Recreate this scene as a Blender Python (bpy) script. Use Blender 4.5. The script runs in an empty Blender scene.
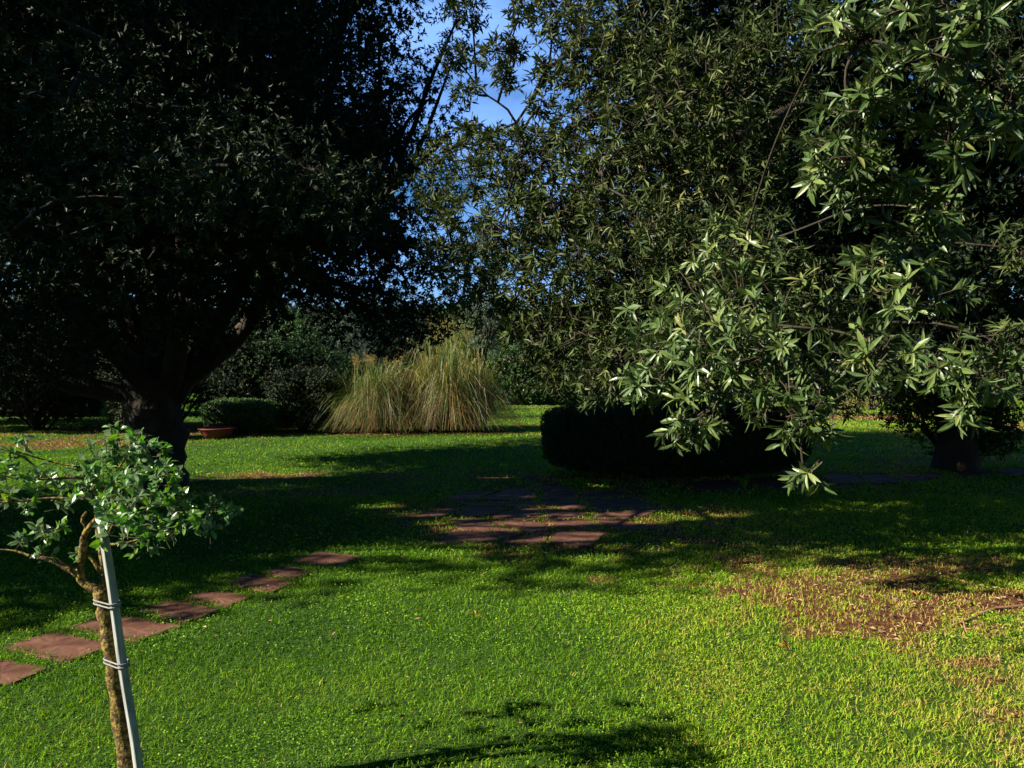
import bpy, math, random
import numpy as np
from math import radians as R, sin, cos, pi

# ------------------------------------------------------------------ camera, light, exposure
C = bpy.context.scene
rng = np.random.default_rng(7)
random.seed(7)
EYE, HZ, F = 1.6, 360.0, 770.0
cam = bpy.data.cameras.new('camera')
cam.lens = 36.0 * F / 1024.0
cam.clip_start, cam.clip_end = 0.05, 2000.0
camo = bpy.data.objects.new('camera', cam)
C.collection.objects.link(camo)
camo.location = (0, 0, EYE)
camo.rotation_euler = (R(90) - math.atan((384 - HZ) / F), 0, 0)
C.camera = camo

SUN_EL, SUN_BACK = R(31.5), R(14)
world = bpy.data.worlds.new('World')
C.world = world
world.use_nodes = True
wn, wl = world.node_tree.nodes, world.node_tree.links
bg = wn['Background']
sky = wn.new('ShaderNodeTexSky')
sky.sky_type = 'NISHITA'
sky.sun_disc = False
sky.sun_elevation = SUN_EL
sky.sun_rotation = math.atan2(-cos(SUN_BACK), -sin(SUN_BACK))
sky.air_density = 0.75
sky.dust_density = 0.0
sky.ozone_density = 4.0
bg.inputs['Strength'].default_value = 0.05
hs_ = wn.new('ShaderNodeHueSaturation'); hs_.inputs['Saturation'].default_value = 1.25
wl.new(sky.outputs[0], hs_.inputs['Color'])
# thin blue cloud veil added to brighten the northern sky
wtc = wn.new('ShaderNodeTexCoord'); wmp = wn.new('ShaderNodeMapping'); wmp.inputs['Scale'].default_value = (3.0, 3.0, 7.0)
wno = wn.new('ShaderNodeTexNoise'); wno.inputs['Scale'].default_value = 1.6; wno.inputs['Detail'].default_value = 7
wrp = wn.new('ShaderNodeMapRange'); wrp.inputs[1].default_value = .38; wrp.inputs[2].default_value = .72; wrp.inputs[4].default_value = .75
wsx = wn.new('ShaderNodeSeparateXYZ'); wnr = wn.new('ShaderNodeMapRange'); wnr.inputs[1].default_value = .55; wnr.inputs[2].default_value = .85
wmu = wn.new('ShaderNodeMath'); wmu.operation = 'MULTIPLY'; wmx = wn.new('ShaderNodeMix'); wmx.data_type = 'RGBA'
wl.new(wtc.outputs['Generated'], wmp.inputs[0]); wl.new(wmp.outputs[0], wno.inputs['Vector']); wl.new(wno.outputs['Fac'], wrp.inputs[0])
wl.new(wtc.outputs['Generated'], wsx.inputs[0]); wl.new(wsx.outputs['Y'], wnr.inputs[0])
wl.new(wrp.outputs[0], wmu.inputs[0]); wl.new(wnr.outputs[0], wmu.inputs[1]); wl.new(wmu.outputs[0], wmx.inputs[0])
wl.new(hs_.outputs[0], wmx.inputs[6]); wmx.inputs[7].default_value = (3.0, 5.6, 12.0, 1)
wl.new(wmx.outputs[2], bg.inputs['Color'])

sun = bpy.data.lights.new('sun', 'SUN')
sun.energy = 5.0
sun.angle = R(0.5)
sun.color = (1.0, 0.93, 0.80)
suno = bpy.data.objects.new('sun', sun)
C.collection.objects.link(suno)
import mathutils
to_sun = mathutils.Vector((-cos(SUN_BACK) * cos(SUN_EL), -sin(SUN_BACK) * cos(SUN_EL), sin(SUN_EL)))
suno.rotation_euler = to_sun.to_track_quat('Z', 'Y').to_euler()
suno.location = to_sun * 60

C.view_settings.view_transform = 'Standard'
C.view_settings.look = 'None'
C.view_settings.gamma = 1.0
C.view_settings.exposure = 1.45
C.cycles.max_bounces = 5
C.cycles.diffuse_bounces = 1
C.cycles.glossy_bounces = 2
C.cycles.transmission_bounces = 3
C.cycles.use_denoising = True


# ------------------------------------------------------------------ helpers
def at(px, py, d):
    return np.array([(px - 512) / F * d, d, EYE - (py - HZ) / F * d])


def gnd(px, py):
    d = F * EYE / (py - HZ)
    return np.array([(px - 512) / F * d, d])


def nrm(a):
    return a / np.maximum(np.linalg.norm(a, axis=-1, keepdims=True), 1e-9)


_perm = np.random.default_rng(3).random((256, 256))


def vnoise(x, y):
    x = np.asarray(x, float); y = np.asarray(y, float)
    xi = np.floor(x).astype(int); yi = np.floor(y).astype(int)
    fx = x - xi; fy = y - yi
    fx = fx * fx * (3 - 2 * fx); fy = fy * fy * (3 - 2 * fy)
    g = lambda a, b: _perm[a % 256, b % 256]
    return (g(xi, yi) * (1 - fx) + g(xi + 1, yi) * fx) * (1 - fy) + (g(xi, yi + 1) * (1 - fx) + g(xi + 1, yi + 1) * fx) * fy


def fbm(x, y, s=1.0, o=4):
    v = 0; a = 0.5; t = 0
    for i in range(o):
        v = v + a * vnoise(x * s + 17.3 * i, y * s + 9.1 * i); t += a
        a *= 0.5; s *= 2.03
    return v / t


class MB:
    def __init__(s):
        s.v = []; s.l = []; s.t = []; s.a = []; s.n = 0

    def add(s, V, Fc, var=0.5):
        V = np.asarray(V, np.float32).reshape(-1, 3)
        Fc = np.asarray(Fc, np.int32)
        s.v.append(V); s.l.append((Fc + s.n).ravel())
        s.t.append(np.full(len(Fc), Fc.shape[1], np.int32))
        s.a.append(np.broadcast_to(np.asarray(var, np.float32), (len(V),)).copy() if np.ndim(var) else np.full(len(V), var, np.float32))
        s.n += len(V)

    def raw(s, V, Flist, var=0.5):
        base = s.n
        V = np.asarray(V, np.float32).reshape(-1, 3)
        s.v.append(V)
        s.a.append(np.broadcast_to(np.asarray(var, np.float32), (len(V),)).copy())
        for Fc in Flist:
            Fc = np.asarray(Fc, np.int32)
            s.l.append((Fc + base).ravel()); s.t.append(np.full(len(Fc), Fc.shape[1], np.int32))
        s.n += len(V)

    def build(s, name, mat, parent=None, origin=None, smooth=False):
        V = np.concatenate(s.v)
        if origin is not None and parent is None:
            V = V - np.asarray(origin, np.float32)
        L = np.concatenate(s.l); T = np.concatenate(s.t)
        me = bpy.data.meshes.new(name)
        me.vertices.add(len(V)); me.vertices.foreach_set('co', V.ravel())
        me.loops.add(len(L)); me.loops.foreach_set('vertex_index', L)
        me.polygons.add(len(T))
        st = np.zeros(len(T), np.int32); st[1:] = np.cumsum(T)[:-1]
        me.polygons.foreach_set('loop_start', st)
        try:
            me.polygons.foreach_set('loop_total', T)
        except Exception:
            pass
        me.polygons.foreach_set('use_smooth', np.full(len(T), smooth))
        at_ = me.attributes.new('var', 'FLOAT', 'POINT')
        at_.data.foreach_set('value', np.concatenate(s.a))
        me.update(calc_edges=True)
        me.materials.append(mat)
        o = bpy.data.objects.new(name, me)
        C.collection.objects.link(o)
        if parent is not None:
            o.parent = parent
            o.matrix_parent_inverse = mathutils.Matrix.Translation(parent.location).inverted()
        elif origin is not None:
            o.location = tuple(float(q) for q in origin)
        return o


def tag(o, label=None, cat=None, group=None, kind=None):
    if label: o['label'] = label
    if cat: o['category'] = cat
    if group: o['group'] = group
    if kind: o['kind'] = kind
    return o


def thing(name, loc, label, cat, group=None):
    o = bpy.data.objects.new(name, None)
    o.empty_display_size = 0.2
    C.collection.objects.link(o)
    o.location = tuple(float(q) for q in loc)
    return tag(o, label, cat, group)


# ---- leaves
def leaves(mb, P, D, N, L, W, detail=False, droop=0.12, fold=0.25, var=None):
    n = len(P)
    if n == 0: return
    D = nrm(D); S = nrm(np.cross(D, N)); U = np.cross(S, D)
    L = L[:, None]; W = W[:, None]
    if var is None: var = rng.random(n)
    if detail:
        st = [(0.22, .62, .02), (0.5, 1.0, -.02), (0.78, .66, -.5)]
        rows = [P]
        for t, w, b in st:
            m = P + D * L * t + U * (b * droop) * L
            rows += [m + S * W * w / 2 + U * W * w * fold / 2, m, m - S * W * w / 2 + U * W * w * fold / 2]
        rows.append(P + D * L - U * L * droop)
        V = np.stack(rows, 1)
        k = V.shape[1]
        o = (np.arange(n) * k)[:, None]
        tris = np.concatenate([o + np.array([[0, 1, 2]]), o + np.array([[0, 2, 3]]), o + np.array([[7, 10, 8]]), o + np.array([[8, 10, 9]])])
        quads = np.concatenate([o + np.array([[1, 4, 5, 2]]), o + np.array([[2, 5, 6, 3]]), o + np.array([[4, 7, 8, 5]]), o + np.array([[5, 8, 9, 6]])])
        mb.raw(V, [tris, quads], np.repeat(var, k))
    else:
        a = P + D * L * .42
        V = np.stack([P, a + S * W / 2 + U * W * fold / 2, P + D * L - U * L * droop, a - S * W / 2 + U * W * fold / 2], 1)
        o = (np.arange(n) * 4)[:, None]
        mb.raw(V, [np.concatenate([o + np.array([[0, 1, 2]]), o + np.array([[0, 2, 3]])])], np.repeat(var, 4))


# openings cut in the leaves along the sun's way, to put light flecks on paving, lawn and left crown
TS = np.array([-cos(SUN_BACK) * cos(SUN_EL), -sin(SUN_BACK) * cos(SUN_EL), sin(SUN_EL)])
FLECKS = [(np.array([*gnd(a, b), 0.]), q) for a, b, q in [(555, 510, .13), (618, 518, .14), (578, 538, .15), (646, 524, .10), (428, 514, .15), (522, 497, .10), (498, 477, .12), (470, 530, .12), (380, 508, .12), (365, 552, .16), (300, 500, .09), (590, 488, .10), (440, 552, .15), (600, 560, .10)]]

FLECKS += [(at(a, b, 6.7), q * 1.15) for a, b, q in [(45, 40, .22), (110, 35, .20), (140, 75, .24), (105, 120, .26), (70, 150, .2), (150, 200, .15), (110, 200, .2), (95, 260, .18), (140, 270, .2), (60, 300, .15), (200, 50, .15), (230, 230, .12), (20, 180, .2), (260, 120, .12)]]


def open_way(P):
    k = np.ones(len(P), bool)
    for g, q in FLECKS:
        v = P - g
        t = v @ TS
        k &= ~((np.linalg.norm(v - t[:, None] * TS, axis=1) < q + .055) & (t > .35) & (P[:, 1] < 14))
    return k


def sprigs(mb, P, Dir, n, L, ratio=.30, detail=False, vbase=None, spread=(.45, 1.45), sd=.35, back=.9, tw=None, twl=.2, twr=.0025, nn=.6):
    """rosettes of n leaves round the tips P of twigs pointing along Dir"""
    ow = open_way(P); P = P[ow]; Dir = Dir[ow]
    if vbase is not None and np.ndim(vbase): vbase = vbase[ow]
    K = len(P)
    if K == 0: return
    Dir = nrm(Dir)
    ref = np.where(np.abs(Dir[:, 2:3]) > .9, [[1., 0, 0]], [[0, 0, 1.]])
    e1 = nrm(np.cross(Dir, ref)); e2 = np.cross(Dir, e1)
    az = (np.arange(n)[None, :] * 2.39996 + rng.random((K, 1)) * 6.28 + rng.normal(0, .35, (K, n)))
    inc = rng.uniform(spread[0], spread[1], (K, n))
    d = Dir[:, None] * np.cos(inc)[..., None] + (e1[:, None] * np.cos(az)[..., None] + e2[:, None] * np.sin(az)[..., None]) * np.sin(inc)[..., None]
    d[..., 2] -= .12
    base = P[:, None] - Dir[:, None] * (rng.random((K, n)) ** 1.3 * back * L)[..., None]
    N = Dir[:, None] * .8 + np.array([0, 0, .35]) + rng.normal(0, nn, (K, n, 3))
    Ls = L * rng.uniform(.6, 1.15, (K, n))
    if vbase is None: vbase = rng.random(K)
    var = np.clip(vbase[:, None] * .6 + .4 * rng.random((K, n)) + rng.normal(0, .04, (K, n)), 0, 1)
    m = K * n
    leaves(mb, base.reshape(m, 3), d.reshape(m, 3), N.reshape(m, 3), Ls.ravel(), (Ls * ratio * rng.uniform(.8, 1.2, (K, n))).ravel(), detail, droop=.14, var=var.ravel())
    if tw is not None:
        prisms(tw, P - Dir * (twl * rng.uniform(.7, 1.3, (K, 1))), P, twr)


def prisms(mb, A, B, r):
    n = len(A)
    D = nrm(B - A)
    ref = np.where(np.abs(D[:, 2:3]) > .9, [[1., 0, 0]], [[0, 0, 1.]])
    e1 = nrm(np.cross(D, ref)); e2 = np.cross(D, e1)
    rows = []
    for base, rr in ((A, r * 1.4), (B, r * .7)):
        for k in range(3):
            rows.append(base + (e1 * cos(k * 2.094) + e2 * sin(k * 2.094)) * rr)
    V = np.stack(rows, 1)
    o = (np.arange(n) * 6)[:, None]
    q = np.concatenate([o + np.array([[k, (k + 1) % 3, 3 + (k + 1) % 3, 3 + k]]) for k in range(3)])
    mb.raw(V, [q], .5)


def tube(mb, pts, rad, sides=8, rough=0.0, var=.5, cap=True):
    pts = np.asarray(pts, float); k = len(pts)
    rad = np.broadcast_to(np.asarray(rad, float), (k,))
    T = np.gradient(pts, axis=0); T = nrm(T)
    ref = np.array([0, 0, 1.]) if abs(T[0][2]) < .9 else np.array([0, 1., 0])
    e1 = nrm(np.cross(T[0], ref)); V = []
    for i in range(k):
        e1 = nrm(e1 - T[i] * np.dot(e1, T[i])); e2 = np.cross(T[i], e1)
        for j in range(sides):
            a = 2 * pi * j / sides
            rr = rad[i] * (1 + rough * (rng.random() - .5) * 2)
            V.append(pts[i] + (e1 * cos(a) + e2 * sin(a)) * rr)
    Q = [[i * sides + j, i * sides + (j + 1) % sides, (i + 1) * sides + (j + 1) % sides, (i + 1) * sides + j] for i in range(k - 1) for j in range(sides)]
    fl = [np.array(Q)]
    if cap:
        V.append(pts[-1]); t = len(V) - 1; b = (k - 1) * sides
        V.append(pts[0]); t0 = len(V) - 1
        fl.append(np.array([[b + j, b + (j + 1) % sides, t] for j in range(sides)] + [[(j + 1) % sides, j, t0] for j in range(sides)]))
    mb.raw(np.array(V), fl, var)


def curve_pts(ctrl, n=12):
    """Catmull-Rom through the control points"""
    P = np.array([2 * np.array(ctrl[0]) - ctrl[1]] + [np.array(c) for c in ctrl] + [2 * np.array(ctrl[-1]) - ctrl[-2]], float)
    out = []
    m = len(ctrl) - 1
    for s in np.linspace(0, m - 1e-6, n):
        i = int(s); t = s - i
        p0, p1, p2, p3 = P[i:i + 4]
        out.append(.5 * ((2 * p1) + (-p0 + p2) * t + (2 * p0 - 5 * p1 + 4 * p2 - p3) * t * t + (-p0 + 3 * p1 - 3 * p2 + p3) * t ** 3))
    return np.array(out)


def bough(mb, a, b, r0, r1, sag=.25, n=9, sides=6, rough=.06):
    a = np.array(a, float); b = np.array(b, float)
    d = b - a; ln = np.linalg.norm(d)
    m1 = a + d * .35 + np.array([0, 0, sag * ln * .35]) + rng.normal(0, .05 * ln, 3)
    m2 = a + d * .7 + np.array([0, 0, sag * ln * .25]) + rng.normal(0, .04 * ln, 3)
    p = curve_pts([a, m1, m2, b], n)
    tube(mb, p, np.linspace(r0, r1, n), sides, rough)
    return p


def ball(n):
    return nrm(rng.normal(size=(n, 3)))


def clump(mb, c, r, n, nl, L, ratio=.32, detail=False, up=.3, tw=None, lo=.5, hang=0., vb=None, twl=.2, twr=.0025, nn=.6, back=.9, spread=(.45, 1.45)):
    c = np.array(c, float); r = np.array([r, r, r * .8]) if np.ndim(r) == 0 else np.array(r, float)
    d = ball(n)
    rr = rng.uniform(lo, 1.08, (n, 1)) ** .7
    P = c + d * r * rr + rng.normal(0, .06, (n, 3)) * r.min()
    Dir = d + np.array([0, 0, up - hang]) + rng.normal(0, .35, (n, 3))
    v = rng.random(n) if vb is None else np.clip(vb + rng.normal(0, .16, n), 0, 1)
    sprigs(mb, P, Dir, nl, L, ratio, detail, v, tw=tw, twl=twl, twr=twr, nn=nn, back=back, spread=spread)
    return P


# ------------------------------------------------------------------ materials
def mat(name):
    m = bpy.data.materials.new(name); m.use_nodes = True
    return m, m.node_tree.nodes, m.node_tree.links, m.node_tree.nodes['Principled BSDF']


def ramp(nd, stops):
    r = nd.new('ShaderNodeValToRGB'); e = r.color_ramp.elements
    while len(e) < len(stops): e.new(.5)
    for k, (p, c) in enumerate(stops):
        e[k].position = p; e[k].color = (*c, 1)
    return r


def leaf_mat(name, stops, under=None, rough=.42, trans=.22, spec=.5):
    m, nd, lk, b = mat(name)
    a = nd.new('ShaderNodeAttribute'); a.attribute_name = 'var'
    r = ramp(nd, stops); lk.new(a.outputs['Fac'], r.inputs['Fac'])
    col = r.outputs['Color']
    if under:
        g = nd.new('ShaderNodeNewGeometry'); mx = nd.new('ShaderNodeMix'); mx.data_type = 'RGBA'
        mx.inputs[7].default_value = (*under, 1)
        lk.new(g.outputs['Backfacing'], mx.inputs[0]); lk.new(col, mx.inputs[6]); col = mx.outputs[2]
    lk.new(col, b.inputs['Base Color'])
    b.inputs['Roughness'].default_value = rough
    b.inputs['Specular IOR Level'].default_value = spec
    if trans > 0:
        t = nd.new('ShaderNodeBsdfTranslucent'); ms = nd.new('ShaderNodeMixShader')
        hs = nd.new('ShaderNodeHueSaturation'); hs.inputs['Value'].default_value = 1.5; hs.inputs['Saturation'].default_value = 1.15
        lk.new(col, hs.inputs['Color']); lk.new(hs.outputs[0], t.inputs['Color'])
        ms.inputs[0].default_value = trans
        lk.new(b.outputs[0], ms.inputs[1]); lk.new(t.outputs[0], ms.inputs[2])
        lk.new(ms.outputs[0], nd['Material Output'].inputs['Surface'])
    return m


def noise_mat(name, stops, scale=6, rough=.9, bump=.4, bscale=None, detail=6, coord='Object', spec=.2, bdist=.01, stretch=None):
    m, nd, lk, b = mat(name)
    tc = nd.new('ShaderNodeTexCoord'); src = tc.outputs[coord]
    if stretch:
        mp = nd.new('ShaderNodeMapping'); mp.inputs['Scale'].default_value = stretch
        lk.new(src, mp.inputs[0]); src = mp.outputs[0]
    n = nd.new('ShaderNodeTexNoise'); n.inputs['Scale'].default_value = scale; n.inputs['Detail'].default_value = detail
    n.inputs['Roughness'].default_value = .65
    lk.new(src, n.inputs['Vector'])
    r = ramp(nd, stops); lk.new(n.outputs['Fac'], r.inputs['Fac']); lk.new(r.outputs['Color'], b.inputs['Base Color'])
    b.inputs['Roughness'].default_value = rough; b.inputs['Specular IOR Level'].default_value = spec
    n2 = nd.new('ShaderNodeTexNoise'); n2.inputs['Scale'].default_value = bscale or scale * 3; n2.inputs['Detail'].default_value = 5
    lk.new(src, n2.inputs['Vector'])
    bp = nd.new('ShaderNodeBump'); bp.inputs['Strength'].default_value = bump; bp.inputs['Distance'].default_value = bdist
    lk.new(n2.outputs['Fac'], bp.inputs['Height']); lk.new(bp.outputs[0], b.inputs['Normal'])
    return m


M = {}
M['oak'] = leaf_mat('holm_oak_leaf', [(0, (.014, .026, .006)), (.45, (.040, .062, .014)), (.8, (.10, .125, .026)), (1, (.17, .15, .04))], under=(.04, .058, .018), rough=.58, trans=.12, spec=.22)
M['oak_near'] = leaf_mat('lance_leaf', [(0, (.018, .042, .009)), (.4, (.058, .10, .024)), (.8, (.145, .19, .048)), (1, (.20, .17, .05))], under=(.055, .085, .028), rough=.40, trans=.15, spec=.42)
M['oak_shade'] = leaf_mat('shaded_oak_leaf', [(0, (.005, .013, .004)), (.5, (.011, .024, .006)), (.85, (.034, .052, .012)), (1, (.12, .13, .025))], under=(.018, .026, .010), rough=.58, trans=.06, spec=.2)  # oak leaf darkened: shade inside the crowns is put into its colour
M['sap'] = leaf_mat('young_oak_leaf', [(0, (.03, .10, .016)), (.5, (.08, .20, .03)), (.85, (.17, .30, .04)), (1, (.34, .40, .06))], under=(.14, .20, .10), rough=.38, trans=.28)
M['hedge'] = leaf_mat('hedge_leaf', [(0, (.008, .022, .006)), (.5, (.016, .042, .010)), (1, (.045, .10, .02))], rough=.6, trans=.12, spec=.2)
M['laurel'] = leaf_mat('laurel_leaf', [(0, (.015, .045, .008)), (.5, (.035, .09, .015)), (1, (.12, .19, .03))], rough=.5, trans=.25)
M['olive'] = leaf_mat('olive_leaf', [(0, (.08, .12, .08)), (.5, (.12, .17, .11)), (1, (.20, .23, .14))], rough=.5, trans=.15)
M['yellowgreen'] = leaf_mat('yellow_green_leaf', [(0, (.10, .16, .03)), (.5, (.18, .24, .05)), (1, (.36, .26, .06))], rough=.6, trans=.25)
M['feather'] = leaf_mat('feather_leaf', [(0, (.06, .15, .04)), (.5, (.10, .21, .06)), (1, (.16, .27, .08))], rough=.5, trans=.25)
M['dryshrub'] = leaf_mat('dry_shrub_leaf', [(0, (.16, .09, .04)), (.4, (.22, .18, .05)), (.7, (.16, .22, .05)), (1, (.34, .22, .08))], rough=.7, trans=.2)
M['farleaf'] = leaf_mat('far_leaf', [(0, (.015, .032, .010)), (.5, (.028, .052, .015)), (1, (.07, .10, .03))], rough=.5, trans=.12)
M['pgreen'] = leaf_mat('pampas_blade', [(0, (.018, .05, .006)), (.5, (.075, .12, .014)), (1, (.36, .33, .06))], rough=.5, trans=.2)
M['pdry'] = leaf_mat('pampas_dry_blade', [(0, (.06, .020, .008)), (.4, (.13, .055, .016)), (.75, (.25, .14, .03)), (1, (.42, .29, .08))], rough=.7, trans=.15)
M['plume'] = leaf_mat('pampas_plume', [(0, (.16, .13, .04)), (.5, (.26, .22, .07)), (1, (.36, .20, .06))], rough=.8, trans=.25)
M['grass'] = leaf_mat('grass_blade', [(0, (.028, .085, .005)), (.3, (.10, .22, .008)), (.6, (.23, .36, .015)), (.8, (.40, .38, .05)), (1, (.48, .30, .11))], rough=.65, trans=.32, spec=.12)
M['clover'] = leaf_mat('clover_leaf', [(0, (.03, .10, .006)), (.5, (.15, .31, .012)), (1, (.40, .52, .035))], rough=.6, trans=.30, spec=.15)
M['bark'] = noise_mat('oak_bark', [(.3, (.018, .013, .009)), (.6, (.045, .034, .024)), (.8, (.09, .07, .05))], scale=9, bump=1, bscale=22, bdist=.03, stretch=(1, 1, .35))
M['twig'] = noise_mat('twig_bark', [(.3, (.025, .02, .012)), (.7, (.085, .065, .04))], scale=25, bump=.4, bdist=.003)
M['lichen'] = noise_mat('lichen_bark', [(.32, (.022, .016, .009)), (.46, (.07, .045, .02)), (.53, (.16, .11, .025)), (.60, (.34, .24, .045)), (.65, (.06, .045, .022)), (.76, (.26, .24, .15))], scale=60, bump=1, bscale=70, bdist=.006)
M['stake'] = noise_mat('grey_stake', [(.3, (.14, .145, .125)), (.55, (.30, .305, .27)), (.75, (.46, .46, .41))], scale=10, bump=.35, bscale=50, stretch=(4, 4, .4), bdist=.003, rough=.7)
M['tie'] = noise_mat('grey_tie', [(.3, (.16, .16, .15)), (.7, (.28, .28, .27))], scale=40, bump=.2, rough=.6)
M['paver'] = noise_mat('red_paver', [(.28, (.028, .013, .008)), (.44, (.085, .032, .017)), (.58, (.14, .062, .036)), (.72, (.055, .042, .025))], scale=5, bump=.6, bscale=26, bdist=.008, rough=.9)
M['terracotta'] = noise_mat('terracotta', [(.3, (.14, .030, .022)), (.7, (.22, .055, .04))], scale=8, bump=.1)
M['dead_leaf'] = noise_mat('dead_leaf', [(.3, (.30, .12, .03)), (.7, (.45, .22, .06))], scale=30, bump=.2)
M['root'] = noise_mat('root_bark', [(.3, (.16, .08, .04)), (.7, (.36, .20, .11))], scale=22, bump=.6, bdist=.005)
M['litter'] = leaf_mat('leaf_litter', [(0, (.10, .045, .025)), (.5, (.24, .13, .07)), (1, (.40, .28, .15))], rough=.8, trans=.05, spec=.2)

# ------------------------------------------------------------------ ground
SOIL = [  # x, y, rx, ry, strength
    (2.6, 5.05, 1.25, .95, 1.0), (1.7, 5.6, .9, .5, .4), (3.4, 4.7, 1.1, 1.3, .85), (2.9, 4.2, .9, .6, .7), (3.1, 3.6, .8, .8, .35), (2.4, 3.2, .35, .3, .3),
    (-9.2, 15.0, 3.2, .9, 1.0), (-3.0, 10.6, 1.7, .45, .7), (-2.6, 9.3, 1.2, .35, .6), (-1.9, 16.75, 2.3, .6, 1.0),
    (.55, 8.1, 1.5, 1.7, .95), (-.6, 8.0, .9, .7, .7), (2.5, 25.9, 4.0, .7, 1.0), (9.5, 21.6, 2.5, .9, 1.0), (6.0, 19.5, 1.6, 1.2, .7),
    (12.5, 19.0, 2.0, 1.5, .8), (.9, 19.0, .9, .35, .5), (2.1, 10.3, 2.6, .9, .9), (-7.5, 18.0, 4.5, 2.2, .9), (7.0, 11.6, 2.0, 1.2, .5)]


def soil(x, y):
    s = np.zeros(np.shape(x))
    for cx, cy, rx, ry, k in SOIL:
        q = ((x - cx) / rx) ** 2 + ((y - cy) / ry) ** 2
        s = np.maximum(s, k * np.clip((1.7 - q) * .72, 0, 1))
    n = fbm(x, y, 2.2, 4) - .5
    n2 = fbm(x + 31, y, 9.0, 3) - .5
    return np.clip(s * .72 + (n * 1.6 + n2 * 1.3) * (s > .02) - .10, 0, .80)


def gz(x, y):
    return (fbm(x, y, .6, 3) - .5) * .05 - 0.0


def ground():
    def axis(lo, hi, near, far_step):
        pass
    xs = np.concatenate([-np.geomspace(400, 14, 26), np.arange(-13.8, 13.81, .12), np.geomspace(14, 400, 26)])
    ys = np.concatenate([-np.geomspace(300, 6, 16), np.arange(-5, 2, .5), np.arange(2, 24.01, .12), np.geomspace(24.5, 500, 30)])
    X, Y = np.meshgrid(xs, ys)
    Z = gz(X, Y)
    V = np.stack([X, Y, Z], -1).reshape(-1, 3)
    nx = len(xs)
    i, j = np.meshgrid(np.arange(len(ys) - 1), np.arange(nx - 1), indexing='ij')
    a = (i * nx + j).ravel()
    Q = np.stack([a, a + 1, a + nx + 1, a + nx], 1)
    mb = MB(); mb.add(V, Q, soil(X, Y).ravel())
    m, nd, lk, b = mat('lawn_soil')
    at_ = nd.new('ShaderNodeAttribute'); at_.attribute_name = 'var'
    tc = nd.new('ShaderNodeTexCoord')
    n = nd.new('ShaderNodeTexNoise'); n.inputs['Scale'].default_value = 14; n.inputs['Detail'].default_value = 8; n.inputs['Roughness'].default_value = .75
    lk.new(tc.outputs['Object'], n.inputs['Vector'])
    g = ramp(nd, [(.3, (.018, .045, .008)), (.55, (.04, .085, .012)), (.75, (.08, .11, .02))]); lk.new(n.outputs['Fac'], g.inputs['Fac'])
    n3 = nd.new('ShaderNodeTexNoise'); n3.inputs['Scale'].default_value = 30; n3.inputs['Detail'].default_value = 8; n3.inputs['Roughness'].default_value = .8
    lk.new(tc.outputs['Object'], n3.inputs['Vector'])
    s = ramp(nd, [(.3, (.03, .012, .007)), (.5, (.11, .040, .020)), (.7, (.25, .11, .055))]); lk.new(n3.outputs['Fac'], s.inputs['Fac'])
    mx = nd.new('ShaderNodeMix'); mx.data_type = 'RGBA'
    rr = ramp(nd, [(.15, (0, 0, 0)), (.5, (1, 1, 1))]); lk.new(at_.outputs['Fac'], rr.inputs['Fac'])
    lk.new(rr.outputs['Color'], mx.inputs[0]); lk.new(g.outputs['Color'], mx.inputs[6]); lk.new(s.outputs['Color'], mx.inputs[7])
    lk.new(mx.outputs[2], b.inputs['Base Color']); b.inputs['Roughness'].default_value = .95; b.inputs['Specular IOR Level'].default_value = .1
    bp = nd.new('ShaderNodeBump'); bp.inputs['Strength'].default_value = .9; bp.inputs['Distance'].default_value = .03
    lk.new(n3.outputs['Fac'], bp.inputs['Height']); lk.new(bp.outputs[0], b.inputs['Normal'])
    tag(mb.build('ground', m, smooth=True), 'lawn ground with bare reddish earth patches', kind='structure')


ground()

# ------------------------------------------------------------------ paving stones
PAVE = []


def stone(poly_world, label, grp):
    p = np.array(poly_world, float)
    c = p.mean(0)
    if np.cross(p[1] - p[0], p[2] - p[1]) < 0: p = p[::-1]
    pts = []
    k = len(p)
    for i in range(k):
        a, b = p[i], p[(i + 1) % k]
        for t in (.06, .3, .5, .7, .94):
            q = a + (b - a) * t
            pts.append(q + rng.normal(0, .006, 2))
    pts = np.array(pts); n = len(pts)
    z0 = float(gz(c[0], c[1]))
    tilt = rng.normal(0, .008, 2)
    zz = lambda q, h: z0 + h + (q - c) @ tilt
    V = [[*q, zz(q, -.03)] for q in pts] + [[*q, zz(q, .004)] for q in pts]
    ins = c + (pts - c) * .965
    V += [[*q, zz(q, .010) + rng.normal(0, .0012)] for q in ins]
    mid = c + (pts - c) * .5
    V += [[*q, zz(q, .010) + rng.normal(0, .002)] for q in mid]
    V.append([*c, z0 + .010])
    Q = [[r * n + i, r * n + (i + 1) % n, (r + 1) * n + (i + 1) % n, (r + 1) * n + i] for r in range(3) for i in range(n)]
    T = [[3 * n + i, 3 * n + (i + 1) % n, 4 * n] for i in range(n)]
    mb = MB(); mb.raw(np.array(V), [np.array(Q), np.array(T)], .5)
    o = mb.build('paving_stone', M['paver'], origin=(c[0], c[1], z0))
    tag(o, label, 'paving stone', grp)
    PAVE.append(p)


def pst(px, label, grp='reddish stepping stones crossing the lawn'):
    w = np.array([gnd(*q) for q in px]); c = w.mean(0)
    stone(c + (w - c) * 1.24, label, grp)


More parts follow.
